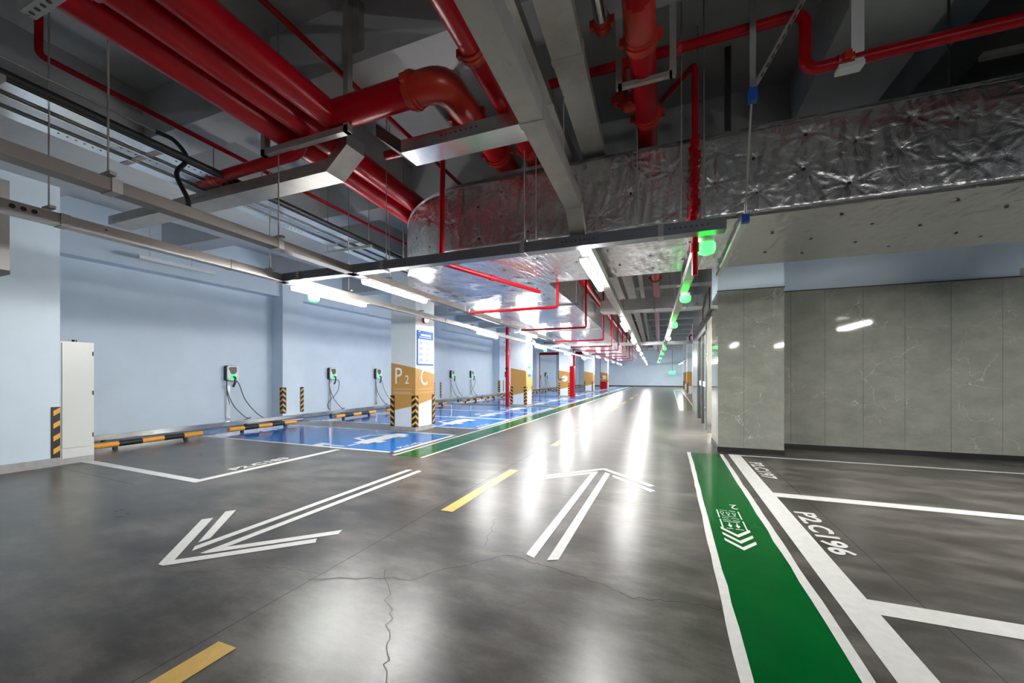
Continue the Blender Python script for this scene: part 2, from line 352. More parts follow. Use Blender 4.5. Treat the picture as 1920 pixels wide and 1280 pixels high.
# arrows
def arrow(flip):
    parts = []
    def P(q): return [(x * (-1 if flip else 1), y * (-1 if flip else 1)) for x, y in q]
    o = [('outer_chevron', [(-.75, -.73), (-.69, -.80), (0, -.09), (.69, -.80), (.75, -.73), (.03, 0), (-.03, 0)]),
         ('long_bar', [(-.135, -3.2), (-.055, -3.24), (-.055, -.24), (-.10, -.25), (-.79, -.94), (-.75, -1.03), (-.135, -.40)]),
         ('long_bar', [(.05, -3.24), (.13, -3.2), (.13, -.31), (.05, -.24)]),
         ('inner_bar', [(.18, -.36), (.18, -.46), (.71, -1.04), (.77, -.97)])]
    return [(n, P(q)) for n, q in o]
for flip, loc, lb in ((False, (-.93, 6.21, 0), 'white outlined lane arrow pointing away, in the middle of the floor'), (True, (-3.56, 1.83, 0), 'white outlined lane arrow pointing towards the viewer, left foreground')):
    a = thing('lane_arrow', lb, 'floor marking', loc)
    for n, q in arrow(flip): MB().flat(q, .003).build(n, WHITE, a)
# blue charging bays
spans = [(6.02, 8.42, 1)] + [(9.5 + 8.4 * k, 16.85 + 8.4 * k, 3) for k in range(5)]
def car_icon(mb, x, y, z, L=1.7):                     # side view of a car with a charging lead, top towards -X
    s = L / 1.7
    def q(pts): mb.flat([(x - b * s, y + a * s) for a, b in pts], z)
    q([(0, .12), (1.7, .12), (1.7, .52), (1.42, .62), (0, .55)]); q([(.32, .55), (.45, .55), (.62, .95), (.52, 1.05)]); q([(.52, 1.05), (.62, .95), (1.1, .95), (1.16, 1.05)]); q([(1.1, .95), (1.30, .6), (1.44, .6), (1.16, 1.05)])
    q([(.25, -.06), (.5, -.06), (.5, .12), (.25, .12)]); q([(1.2, -.06), (1.45, -.06), (1.45, .12), (1.2, .12)])
    q([(-.5, .3), (0, .3), (0, .38), (-.5, .38)]); q([(-.5, .3), (-.42, .3), (-.42, 1.0), (-.5, 1.0)]); q([(-.62, .95), (-.3, .95), (-.3, 1.25), (-.62, 1.25)])
nb = 182
for si, (y0, y1, n) in enumerate(spans):
    st = (y1 - y0) / n
    for k in range(n):
        a, b = y0 + st * k, y0 + st * (k + 1); idx = (0 if si == 0 else 1 + (si - 1) * 3 + k)
        lb = ['blue charging bay in front of the P2 column, beside grey bay 183', 'blue charging bay just behind the P2 column'][idx] if idx < 2 else 'blue charging bay, %s one behind the P2 column' % (ORD[idx - 1] if idx - 1 < 12 else 'a far')
        if idx > 9: lb = 'small far blue charging bay, number %d of the row behind the P2 column' % idx
        t = thing('charging_bay', lb, 'parking bay', (0, 0, 0), 'blue charging bays')
        MB().flat(rect(-11.2, a, -4.72, b), .0022).build('blue_paint', BLUE, t)
        o = MB()
        for r in (rect(-10.2, a, -4.72, a + .09), rect(-10.2, b - .09, -4.72, b), rect(-4.81, a, -4.70, b)): o.flat(r, .0032)
        o.build('white_outline', WHITE, t)
        ic = MB(); car_icon(ic, -5.75, a + .62, .0034, 1.45); ic.build('car_symbol', WHITE, t)
        if idx < 4: MB().text('P2.C%d' % (nb - idx), (-4.87, a + .45, .0034), (0, 1, 0), (-1, 0, 0), .2, 1.05, bold=.01).build('bay_number', WHITE, t)

# ================================================================= COLUMNS AND CORNER GUARDS
def guard_mesh(kind):
    mb = MB(); W, T, Hh = .11, .016, .8
    if kind == 'flat':                                # one plate facing +X, diagonal stripes
        mb.box(0, -.1, 0, .012, 0, Hh)
        for k in range(4):
            z = .06 + k * .2; mb.poly([(.0135, -.078, z), (.0135, -.004, z + .05), (.0135, -.004, z + .13), (.0135, -.078, z + .08)], 1)
        return mb.mesh('corner_guard', [BLACK, YEL])
    # corner at origin; plates lie on the +X face (running +Y) and on the -Y face (running -X), chevrons meet at the corner
    mb.box(0, -T, 0, T, W, Hh); mb.box(-W, -T, 0, 0, 0, Hh)
    for k in range(5):
        z = .05 + k * .155
        mb.poly([(T + .001, -T, z + .05), (T + .001, W - .01, z - .03), (T + .001, W - .01, z + .025), (T + .001, -T, z + .11)], 1)
        mb.poly([(-W + .01, -T - .001, z - .03), (T, -T - .001, z + .05), (T, -T - .001, z + .11), (-W + .01, -T - .001, z + .025)], 1)
    return mb.mesh('corner_guard', [BLACK, YEL])
GM = {k: guard_mesh(k) for k in ('flat', 'corner')}
def guard(x, y, sx, sy, label, kind='corner', z=.11):
    o = put('corner_guard', GM[kind]); o.location = (x, y, z); o.scale = (sx, sy, 1)
    return tag(o, label, 'corner guard', 'black and yellow corner guards')
guard(-8.98, 3.27, 1, 1, 'flat striped guard on the wall edge beside the cream cabinet', 'flat', .13)
CX0, CX1, CD = -6.73, -5.98, .86
colname = ['the P2 column', 'the second column', 'the third column', 'the fourth column', 'the fifth column']
def band(mb, x, y, xl, yr):                           # tapering ochre band on the -Y face then the +X face
    e = .003
    mb.add([(CX0, y - e, .50), (CX1, y - e, .66), (CX1, y - e, 1.61), (CX0, y - e, 1.75)], [(0, 1, 2, 3)])
    mb.add([(CX1 + e, y, .66), (CX1 + e, y + CD, .80), (CX1 + e, y + CD, 1.46), (CX1 + e, y, 1.61)], [(0, 1, 2, 3)])
for i in range(5):
    y = 8.52 + 8.4 * i; nm = colname[i]
    c = thing('column', 'square pale column with an ochre band lettered P2 and C, nearest the camera' if i == 0 else 'square pale column with an ochre band, %s from the camera on the left' % ORD[i], 'column', (0, 0, 0), 'left row of columns')
    MB().box(CX0, y, .11, CX1, y + CD, ZB).build('shaft', COLP, c)
    MB().box(CX0 - .004, y - .004, 0, CX1 + .004, y + CD + .004, .11).build('concrete_base', CONC, c)
    b = MB(); band(b, 0, y, 0, 0); bd = b.build('ochre_band', OCHRE, c)
    if i: t = None
    else: t = MB().text('P', (-6.63, y - .006, 1.21), (1, 0, 0), (0, 0, 1), .60, .82).text('2', (-6.30, y - .006, 1.21), (1, 0, 0), (0, 0, 1), .31, .85)
    if t: t.text('C', (CX1 + .006, y + .2, 1.17), (0, 1, 0), (0, 0, 1), .62, .8)
    if t: t.build('letters', LETTER, bd)
    if i < 1:
        f = MB()
        for zz, n in ((1.06, 15), (.98, 9), (.945, 11)):
            x = -6.64
            for k in range(n):
                l = .03 + .03 * ((k * 7 + n) % 3) / 2
                if x + l < -6.05: f.box(x, y - .0055, zz, x + l, y - .004, zz + .022)
                x += l + .012
        yy = y + .1
        for k in range(9): f.box(CX1 + .004, yy, 1.06, CX1 + .0055, yy + .05, 1.08); f.box(CX1 + .004, yy + .04, .97, CX1 + .0055, yy + .08, .99); yy += .075
        f.build('small_caption', FADED, bd)
    guard(CX1, y, 1, 1, 'corner guard on the near lane corner of %s' % nm)
    guard(CX0, y, -1, 1, 'corner guard on the near bay-side corner of %s' % nm)
    guard(CX1, y + CD, 1, -1, 'corner guard on the far lane corner of %s' % nm)
for k in range(3):
    y = 8.83 + 8.4 * k; q = ['nearest wall pier', 'second wall pier', 'third wall pier'][k]
    guard(-11.03, y, 1, 1, 'corner guard on the near edge of the %s' % q, z=.25); guard(-11.03, y + .73, 1, -1, 'corner guard on the far edge of the %s' % q, z=.25)
for k, y in enumerate((25.2, 33.6, 42)):
    c = thing('column', 'pale column with an ochre band on the right of the lane, %s in its row' % ORD[k], 'column', (0, 0, 0), 'right row of columns')
    MB().box(1.25, y, 0, 2.3, y + .86, ZB).build('shaft', COLP, c)
    MB().box(1.246, y - .004, .6, 2.304, y + .5, 1.7).build('ochre_band', OCHRE, c)
    guard(1.25, y, -1, 1, 'corner guard on the near lane corner of the %s right-hand column' % ORD[k], z=.05)
    guard(1.25, y + .86, -1, -1, 'corner guard on the far lane corner of the %s right-hand column' % ORD[k], z=.05)

# things on the columns
nt_ = thing('notice_board', 'white notice board with blue header on the lane face of the P2 column', 'notice board', (CX1, 8.52, 0))
MB().box(0, .06, 1.69, .02, .80, 2.58).build('frame', SIGNB, nt_); MB().box(.02, .075, 1.72, .024, .785, 2.57).build('panel', SIGNW, nt_)
MB().box(.024, .075, 2.36, .026, .785, 2.57).build('blue_header', SIGNB, nt_)
q = MB()
for k in range(11): q.box(.0262, .2 + k * .042, 2.445, .027, .2 + k * .042 + .032, 2.49)
for k in range(9): q.box(.0262, .14 + k * .06, 2.40, .027, .14 + k * .06 + .04, 2.415)
q.box(.0262, .1, 2.54, .027, .17, 2.555); pattern(nt_, 'blue_header', q, LETTER)
q = MB()
for zz in (1.78, 1.93, 2.08, 2.22):
    for a, b in ((.12, .28), (.44, .58)): q.box(.0242, a, zz, .025, b, zz + .08)
pattern(nt_, 'panel', q, SIGNG)
q = MB()
for zz in (1.78, 1.93, 2.08, 2.22): q.box(.0242, .33, zz, .025, .38, zz + .1); q.box(.0242, .64, zz, .025, .7, zz + .1)
pattern(nt_, 'panel', q, LETTER)
al = thing('alarm_lamp', 'small red alarm lamp on the lane face of the P2 column', 'alarm', (CX1, 8.9, 2.86))
MB().tube([(0, 0, 0), (.05, 0, 0)], .08, 14).build('base', RED, al); MB().tube([(.05, 0, 0), (.10, 0, 0), (.13, 0, -.01)], .06, 14, rs=[.06, .06, .03]).build('lit_lens', REDLAMP, al)
for k, (z0, z1, m) in enumerate(((2.12, 2.75, SIGNW), (1.72, 1.98, SIGNB), (1.35, 1.62, SIGNB))):
    s = thing('wall_sign', '%s small blue and white sign on the second column' % ['topmost', 'middle', 'lowest'][k], 'sign', (CX1, 16.92, 0))
    MB().box(0, .22, z0, .015, .62, z1).build('panel', m, s); MB().box(.015, .22, z1 - .14, .017, .62, z1).build('stripe', SIGNB if k == 0 else SIGNW, s)
def vpipe(label, x, y, z0, z1, r=.08, nm='riser_pipe'):
    t = thing(nm, label, 'pipe', (x, y, 0)); MB().tube([(0, 0, z0), (0, 0, z1)], r, 16).build('pipe', RED, t)
    for z in (z0 + .5, (z0 + z1) / 2 + .3): MB().tube([(0, 0, z), (0, 0, z + .09)], r * 1.18, 16).build('coupling', RED, t)
    return t
vp = vpipe('red riser pipe standing beside the second column', -6.86, 16.85, 0, ZB, .08)
g = MB().tube([(.02, -.14, 1.72), (.02, -.11, 1.72)], .07, 14); g.build('gauge', BLACKP, vp)
vpipe('red riser pipe standing behind the red cabinet of the third column', CX1 + .12, 26.05, 0, ZB)
e = thing('extinguisher_cabinet', 'tall red cabinet against the third column', 'cabinet', (CX1 + .02, 25.3, 0)); MB().box(-.02, .0, 0, .26, .32, 2.0).build('body', RED, e); MB().box(.26, .02, .06, .27, .3, 1.94).build('door', RED, e)
e = thing('notice_board', 'narrow white notice board on the third column', 'notice board', (CX1, 25.75, 0)); MB().box(0, 0, .5, .02, .36, 2.1).build('panel', SIGNW, e)
q = MB()
for k in range(5): q.box(.0205, .05, .6 + .28 * k, .022, .3, .72 + .28 * k)
pattern(e, 'panel', q, SIGNG)
for i, lb in ((2, 'third'), (4, 'fifth')):
    y = 8.52 + 8.4 * i
    t = thing('hose_outlet', 'white hose outlet with a pipe on the near face of the %s column' % lb, 'fire outlet', (-6.75, y, 0))
    MB().tube([(.45, -.03, 1.2), (.45, -.06, 1.2)], .2, 16).build('plate', SHELLW, t)
    MB().tube(bend([(.05, -.07, ZB), (.05, -.07, 1.15), (.45, -.07, 1.2)], .1), .025, 8).build('pipe', DARK, t)
t = thing('fire_box', 'small red box on the floor at the foot of the fifth column', 'box', (-6.3, 41.9, 0)); MB().box(-.3, -.3, 0, .3, 0, .75).build('body', RED, t); MB().box(-.31, -.31, .75, .31, .01, .79).build('lid', RED, t)
for i, lb in ((1, 'second'), (2, 'third')):
    y = 8.52 + 8.4 * i
    t = thing('security_camera', 'security camera high on the %s column' % lb, 'camera', (CX1, y + .45, 2.95))
    MB().tube([(0, 0, 0), (.2, 0, 0)], .02, 8).build('arm', SHELLW, t); MB().box(.14, -.22, -.06, .24, .1, .05).build('housing', SHELLW, t); MB().tube([(.19, -.22, 0), (.19, -.24, 0)], .035, 12).build('lens', BLACKP, t)
t = thing('red_pipe_run', 'thick red pipe crossing and dropping at the left wall, behind the second column', 'pipe', (0, 0, 0))
MB().tube(bend([(-11.3, 35.5, 0), (-11.3, 35.5, 3.4), (-6.9, 35.5, 3.4)], .2), .12, 14).build('pipe', RED, t); MB().tube([(-11.3, 35.5, 1.3), (-11.3, 35.5, 1.45)], .14, 14).build('coupling', RED, t)

# ================================================================= LEFT WALL: CABINET, CHARGERS, TRUNKING, WHEEL STOPS
t = thing('electrical_cabinet', 'tall cream metal cabinet standing against the left wall edge', 'cabinet', (-9.1, 3.28, 0))
MB().box(-.35, 0, .08, .10, .40, 1.97).build('body', CABM, t); MB().box(-.35, 0, 0, .11, .40, .09).build('plinth', CONC, t)
d = MB().box(.10, .015, .26, .118, .375, 1.95).build('door', CABM, t)
for z in (.4, 1.1, 1.75): MB().tube([(.118, .38, z), (.118, .38, z + .07)], .009, 8).build('hinge', DARK, d)
MB().box(.10, .015, .10, .114, .385, .25).build('kick_panel', CABM, t)
MB().tube([(.0, .2, 1.97), (.0, .2, 2.01)], .03, 12).build('cable_gland', BLACKP, t)
t = thing('cable_trunking', 'long silver cable trunking running low along the left wall', 'trunking', (0, 0, 0))
MB().box(-11.02, 3.7, .09, -10.88, 51, .19).build('trunk', SHINY, t)
for k in range(16): y = 4.6 + 3.0 * k; MB().box(-10.99, y, 0, -10.91, y + .05, .09).build('foot', DARK, t)
q = MB()
for k in range(6): q.box(-10.881, 3.8 + k * .09, .12, -10.879, 3.84 + k * .09, .15)
pattern(t, 'trunk', q, BLACK)
def rbox(mb, x0, x1, w, z0, z1, r=.06, mi=0):          # rounded slab facing +X
    pts = []
    for cy, cz, a0 in ((w / 2 - r, z1 - r, 0), (-w / 2 + r, z1 - r, 90), (-w / 2 + r, z0 + r, 180), (w / 2 - r, z0 + r, 270)):
        for k in range(6): a = math.radians(a0 + 18 * k); pts.append((x0, cy + r * math.cos(a), cz + r * math.sin(a)))
    return mb.prism(pts, (x1 - x0, 0, 0), mi)
CM = {}
CM['housing'] = rbox(MB(), 0, .11, .33, 1.27, 1.70).mesh('housing', [BLACKP])
CM['front_shell'] = rbox(MB(), .11, .145, .31, 1.28, 1.69).mesh('front_shell', [SHELLW])
CM['screen'] = MB().prism([(.146, -.11, 1.65), (.146, -.12, 1.60), (.146, -.05, 1.46), (.146, 0, 1.44), (.146, .05, 1.46), (.146, .10, 1.52), (.146, .10, 1.64), (.146, .08, 1.66), (.146, -.08, 1.66)], (.004, 0, 0)).mesh('screen', [BLACKP])
CM['status_ring'] = MB().tube([(.146, .0, 1.38), (.165, .0, 1.38)], .075, 18).mesh('status_ring', [RING])
CM['plug'] = MB().tube(bend([(.165, 0, 1.38), (.24, 0, 1.37), (.25, -.02, 1.22), (.22, -.05, 1.1)], .05), .028, 10).mesh('plug', [BLACKP])
CM['conduit'] = MB().box(0, -.12, .19, .05, -.02, 1.14).mesh('conduit', [SHINY])
CM['cable_a'] = MB().tube(curve([(.06, -.12, 1.27), (.07, -.1, .95), (.12, .05, .55), (.2, .32, .22), (.22, .45, .2), (.2, .1, .12)]), .011, 8).mesh('cable', [BLACK])
CM['cable_b'] = MB().tube(curve([(.1, .12, 1.27), (.14, .18, 1.15), (.2, .32, .7), (.3, .62, .28), (.4, .95, .03), (.5, .7, .02), (.45, .2, .02)]), .011, 8).mesh('cable', [BLACK])
CM['cable_c'] = MB().tube(curve([(.1, .1, 1.3), (.2, .2, 1.18), (.2, .1, .8), (.22, -.35, .4), (.28, -.15, .1), (.35, .5, .03), (.4, 1.0, .03)]), .011, 8).mesh('cable', [BLACK])
for i, y in enumerate((7.55, 11.15, 13.6, 19.8, 22.2, 27.9, 36.0, 38.2)):
    lb = ['charger with lit green ring on the wall nearest the camera, left of the first pier', 'second wall charger from the front, its cable crossing in a loop', 'third wall charger from the front, just left of the P2 column', 'fourth wall charger from the front, just right of the P2 column', 'fifth wall charger, near the second wall pier', 'sixth wall charger, half hidden by the red riser pipe', 'first of the two far chargers behind the second column', 'last of the two far chargers behind the second column'][i]
    t = thing('wall_charger', lb, 'charger', (-11.5, y, 0), 'wall-mounted car chargers')
    for n in ('housing', 'front_shell', 'screen', 'status_ring', 'plug', 'conduit'): put(n, CM[n], t)
    put('cable', CM['cable_a'], t); put('cable', CM['cable_c' if i in (1, 4) else 'cable_b'], t)
SM = MB()
for k in range(5): SM.tube([(0, -.93 + .372 * k, .11), (0, -.93 + .372 * (k + 1), .11)], .055, 14, k % 2)
SM = SM.mesh('rail', [BAR_Y, BLACK]); FM = MB().box(-.03, -.03, 0, .03, .03, .08).mesh('foot', [BLACK])
stops = [4.95, 7.4] + [10.72 + 2.45 * k + (8.4 - 7.35) * (k // 3) for k in range(15)]
for i, y in enumerate(stops):
    lb = 'yellow and black wheel stop in bay 183, nearest the camera' if i == 0 else 'yellow and black wheel stop in the blue bay before the P2 column' if i == 1 else 'yellow and black wheel stop, %s one behind the P2 column' % (ORD[i - 2] if i < 14 else 'far number %d' % (i - 1))
    t = thing('wheel_stop', lb, 'wheel stop', (-9.9, y, 0), 'yellow and black wheel stops')
    put('rail', SM, t)
    for yy in (-.6, .6): f = put('foot', FM, t); f.location = (0, yy, 0)

# ================================================================= CABLE TRAYS AND LAMPS
def tray(label, x0, x1, y0, y1, z, h, m, joints=(), name='cable_tray', drift=True, cat='cable tray'):
    t = thing(name, label, cat, (0, 0, 0)); xm = (x0 + x1) / 2
    dx = D if drift else (lambda x, y: x)
    MB().obox((dx(xm, y0), y0, z), (dx(xm, y1), y1, z), x1 - x0, h).build('channel', m, t)
    for y in joints: MB().obox((dx(xm, y), y, z - .004), (dx(xm, y + .06), y + .06, z - .004), x1 - x0 + .012, h + .008).build('joint_plate', GALVD, t)
    return t
def holes_y(t, x, ys, z, s=.018):                       # punched holes on a face looking +X
    q = MB()
    for y in ys: q.disc((D(x, y), y, z), (1, 0, 0), s, .003, 10)
    pattern(t, 'channel', q, BLACK)
T1 = tray('long silver lamp tray over the left bays, its cut end at far left', -4.98, -4.88, 1.42, 33, 2.7, .1, TRAYM, (1.75, 3.2, 6.4, 8.4, 11, 15, 20, 26))
holes_y(T1, -4.88, (1.48, 1.54, 1.6), 2.755); holes_y(T1, -4.88, (2.05,), 2.76, .008)
T2 = tray('brownish lamp tray crossing the upper left, hung on rods, second from the left', -3.78, -3.66, .2, 52, 2.7, .085, BROWNT, (1.55, 2.85, 7, 9, 13, 17))
TR = thing('cable_tray', 'grey cross tray spanning the lane in front of the foil duct', 'cable tray', (0, 0, 0))
MB().box(-5.0, 3.9, 2.7, .46, 4.03, 2.805).build('channel', BLUET, TR)
for x in (-4.62, -3.25, -1.45, -.1): MB().box(x, 3.894, 2.694, x + .05, 4.036, 2.81).build('joint_plate', GALVD, TR)
q = MB()
for x0 in (-3.2, -1.0, .0):
    for k in range(8): q.disc((x0 + .045 * k, 3.9, 2.755), (0, -1, 0), .007, .003, 8)
pattern(TR, 'channel', q, BLACK)
TC = tray('centre lamp tray running down the lane under the foil duct', -.855, -.735, 4.03, 52, 2.7, .1, TRAYM, (6.6, 9, 12, 16, 20, 26, 32))
TG = tray('right-hand lamp tray carrying the green indicators, near the marble pillar', 0.25, .36, 4.0, 52, 2.72, .1, TRAYM, (5.9, 9, 12, 16, 22))
TM = tray('wide beige tray descending the top centre to the cross tray', -.93, -.78, -1, 3.72, 3.0, .13, GALVD, (2.35,))
MB().obox((D(-.855, 3.72), 3.72, 3.0), (D(-.855, 3.97), 3.97, 2.81), .15, .1).build('sloped_end', GALVD, TM)
MB().text('18', (D(-.87, 1.85), 1.85, 2.998), (1, 0, 0), (0, 1, 0), .06).build('pencil_mark', CONC, TM)
tray('broad beige tray at top centre passing over the foil duct', -.86, -.63, -1, 40, 3.78, .1, GALVD, (2.9, 5, 8, 11))
tray('dark tray beside the broad beige tray at top centre', -1.2, -.98, -1, 40, 3.82, .1, GALVD, (3.4, 7))
tray('narrow beige tray far down the lane, right of the broad beige tray', -.5, -.4, 5, 30, 3.8, .1, GALVD)
for k, x in enumerate((-5.42, -5.18, -4.94)):
    y0 = -1
    t = tray('flat galvanised tray at upper left, %s of three side by side' % ['outermost', 'middle', 'innermost'][k], x, x + .2, y0, 16, 3.66, .06, SHINY if k != 1 else GALV, (2.4, 5.2))
    q = MB()
    for yy in (1.9 + .35 * k, 4.3 + .4 * k):
        for j in range(6): q.disc((D(x + .1, yy + .06 * j), yy + .06 * j, 3.661), (0, 0, -1), .009, .003, 8)
    pattern(t, 'channel', q, BLACK)
    MB().obox((D(x + .19, y0), y0, 3.64), (D(x + .19, 16), 16, 3.64), .015, .03).build('lip', SHINY, t)
t = thing('conduit_pipe', 'thick black pipe along the right edge of the flat galvanised trays', 'pipe', (0, 0, 0))
MB().tube([(D(-4.68, -1), -1, 3.66), (D(-4.68, 16), 16, 3.66)], .035, 12).build('pipe', BLACK, t)
# cross trays joining the runs
GX = thing('cable_tray', 'bright cross tray at upper left passing under the galvanised trays', 'cable tray', (0, 0, 0))
MB().box(-7.2, 3.09, 3.5, -3.25, 3.34, 3.62).build('channel', GALVD, GX)
MB().prism([(-3.25, 3.09, 3.5), (-2.98, 3.09, 3.72), (-2.98, 3.09, 3.84), (-3.25, 3.09, 3.62)], (0, .25, 0)).build('sloped_end', GALV, GX)
q = MB()
for k in range(6): q.box(-5.9 + .055 * k, 3.16, 3.497, -5.9 + .055 * k + .04, 3.22, 3.4995)
pattern(GX, 'channel', q, RED)
q = MB()
for k in range(5): q.disc((-5.35 + .05 * k, 3.09, 3.56), (0, -1, 0), .008, .003, 8)
pattern(GX, 'channel', q, BLACK)
HX = thing('cable_tray', 'short bright cross tray at top centre between red pipes and beige tray', 'cable tray', (0, 0, 0))
MB().box(-2.33, 3.09, 3.5, -1.0, 3.34, 3.62).build('channel', SHINY, HX)
MB().prism([(-2.33, 3.09, 3.5), (-2.33, 3.09, 3.62), (-2.62, 3.09, 3.84), (-2.62, 3.09, 3.72)], (0, .25, 0)).build('sloped_end', DARK, HX)
q = MB()
for k in range(8): q.disc((-1.9 + .05 * k, 3.09, 3.57), (0, -1, 0), .008, .003, 8)
pattern(HX, 'channel', q, BLACK)
t = thing('cable_tray', 'white cross tray spanning the lane far behind the P2 column', 'cable tray', (0, 0, 0)); MB().box(-6.6, 18.6, 2.76, 1.6, 18.75, 2.90).build('channel', SHINY, t)
t = thing('air_duct', 'galvanised cross duct above the lane beyond the foil duct', 'duct', (0, 0, 0)); MB().box(-1.8, 11.3, 3.2, .8, 11.9, 3.5).build('body', GALV, t)
for x in (-1.2, -.4, .4): MB().box(x, 11.28, 3.18, x + .04, 11.92, 3.52).build('flange', GALVD, t)
t = thing('air_duct', 'dark duct at the upper right corner above the foil duct', 'duct', (0, 0, 0)); MB().box(2.3, -1.5, 3.95, 3.7, 5.7, 4.32).build('body', DARK, t); MB().box(2.28, 4.25, 3.91, 3.72, 4.31, 3.95).build('support_strut', GALVD, t)
t = thing('duct_box', 'pale sheet-metal box hanging at the left edge of the photo', 'duct', (-6.3, 1.3, 2.5)); MB().box(-.9, -.7, 0, .0, .63, .92).build('body', GALVD, t); MB().box(-.905, -.705, -.04, .01, .63, .0).build('rim', DARK, t)
for a, b in ((-.8, -.5), (-.3, -.0)): MB().tube([(a, .2, .92), (a, .2, ZS - 2.5)], .006, 6).build('rod', GALVD, t)

# tube lamps
LB = MB().box(-.045, 0, .035, .045, 1.5, .055).mesh('lamp_body', [SHELLW])
DIFF = [(-.036, .01, .034), (-.036, .01, .0), (-.024, .01, -.018), (.024, .01, -.018), (.036, .01, .0), (.036, .01, .034)]
LT = MB().prism(DIFF, (0, 1.48, 0)).mesh('light_tube', [LAMPW])
LT0 = MB().prism(DIFF, (0, 1.48, 0)).mesh('light_tube', [SHELLW])
def lamp(x, y, z, label, group, lit=True):
    t = thing('tube_lamp', label, 'lamp', (D(x, y), y, z - .055), group, .035)
    put('lamp_body', LB, t); put('light_tube', LT if lit else LT0, t)
for k, y in enumerate((4.1, 10.4, 16.4, 22.4, 28.4)): lamp(-4.93, y, 2.7, 'lit tube lamp under the left lamp tray, %s from the camera' % ORD[k], 'lamps of the left tray')
for k, y in enumerate((4.16, 10.8, 16.2, 21.6, 27, 32.4, 37.8, 43, 47)): lamp(-3.72, y, 2.7, 'lit tube lamp under the second tray beside the foil duct, %s from the camera' % ORD[k], 'lamps of the second tray')
for k, y in enumerate((4.28, 9.9, 14.6, 19.4, 24.4, 30, 35, 39.4, 44, 47.5)): lamp(-.85, y, 2.7, 'lit tube lamp under the centre tray, %s from the camera' % ORD[k], 'lamps of the centre tray')
tray('lamp tray above the right-hand bays, seen mirrored in the marble wall', 4.38, 4.62, -6, 7.5, 2.76, .1, TRAYM, (2, 5), drift=False)
for k, (x, y) in enumerate(((4.44, 4.7), (4.56, 4.7), (4.44, -4.2), (2.6, -3.6))):  # the twin and the tubes behind the viewer are added fill lamps
    t = thing('tube_lamp', ['lit tube lamp above the right-hand bays, mirrored in the marble wall', 'added fill twin of the lit tube above the right-hand bays', 'added fill tube lamp, unseen behind the viewer over the right-hand bays', 'added fill tube lamp, unseen behind the viewer beside the green walkway'][k], 'lamp', (x, y, 2.705), 'lamps over the right-hand bays'); put('lamp_body', LB, t); put('light_tube', LT, t)
for k, y in enumerate((44, 48)): lamp(2.6, y, 2.7, 'lit tube lamp at the far end on the right, %s from the camera' % ORD[k], 'far right lamps')
tray('lamp tray at the far end of the lane on the right', 2.54, 2.66, 38, 52, 2.7, .1, TRAYM)
t = thing('tube_lamp', 'unlit white tube lamp hung beside the upper left wall', 'lamp', (-10.2, 4.85, 3.86)); put('lamp_body', LB, t); put('light_tube', LT0, t)
for yy in (.2, 1.0): MB().tube([(0, yy, .05), (0, yy, ZS - 3.86)], .004, 6).build('rod', GALVD, t)
IB = MB().tube([(0, 0, .0), (0, 0, .05)], .07, 14).mesh('mount', [SHELLW])
ID = MB().tube([(0, 0, 0), (0, 0, -.05), (0, 0, -.085), (0, 0, -.1)], .06, 16, rs=[.08, .08, .066, .03]).mesh('green_dome', [LAMPG]); ID2 = MB().tube([(0, 0, 0), (0, 0, -.03), (0, 0, -.06), (0, 0, -.075)], .06, 14, rs=[.065, .065, .05, .02]).mesh('white_dome', [LAMPW])
def indicator(x, y, z, label, white=False):
    t = thing('bay_indicator', label, 'indicator lamp', (D(x, y), y, z - .05), 'parking indicator lamps')
    put('mount', IB, t); put('white_dome' if white else 'green_dome', ID2 if white else ID, t)
for k, y in enumerate((4.2, 6.85, 10.5, 14.4, 19.5, 24.5, 31, 40)): indicator(.33, y, 2.72, '%s indicator lamp under the right-hand tray, %s from the camera' % ('white' if k == 3 else 'green', ORD[k]), k == 3)
for k, y in enumerate((4.6, 18.5, 30)): indicator(-5.06, y, 2.7, 'green indicator lamp beside the left lamp tray, %s from the camera' % ORD[k])
# hangers
def hanger(x, y, zb, label, w=.13, clamp=True, ztop=ZS):
    t = thing('tray_hanger', label, 'hanger', (x, y, 0), 'tray hangers')
    MB().tube([(0, 0, zb + .05), (0, 0, ztop)], .006, 6).build('rod', GALVD, t)
    if clamp: MB().box(-w / 2, -.02, zb + .05, w / 2, .02, zb + .075).build('clamp', GALVD, t)
def hangers(x, ys, zb, what, w=.13):
    for k, y in enumerate(ys): hanger(D(x, y), y, zb, 'hanger rod of the %s, %s from the camera' % (what, ORD[k]), w)
hangers(-4.93, (1.7, 3.75, 5.2, 7.4, 10, 13), 2.77, 'left lamp tray')
hangers(-3.72, (1.56, 2.9, 4.7, 6.6), 2.76, 'second lamp tray')
hangers(.285, (4.5, 7.0, 9.2, 12), 2.80, 'right-hand tray')
hangers(-.855, (1.8, 3.3), 3.1, 'wide beige tray')
for k, x in enumerate((-3.2, -1.42, .1)): hanger(x, 3.96, 2.77, 'hanger rod of the grey cross tray, %s from the left' % ORD[k], .06)
for k, y in enumerate((1.35, 3.45, 5.4)):
    t = thing('trapeze_hanger', 'slotted strut with two rods under the galvanised trays, %s from the camera' % ORD[k], 'hanger', (0, y, 0), 'trapeze hangers')
    a, b = D(-5.65, y), D(-4.62, y)
    MB().box(a, -.02, 3.585, b, .02, 3.625).build('strut', GALVD, t)
    for x in (a + .06, b - .06): MB().tube([(x, 0, 3.6), (x, 0, ZS)], .007, 6).build('rod', GALVD, t)
t = thing('flex_conduit', 'thin conduit ending in a black flexible hose that drops to the brownish tray', 'conduit', (0, 0, 0))
MB().tube([(-4.78, -.5, 3.9), (-4.85, 2.49, 3.9)], .012, 8).build('conduit', GALVD, t)
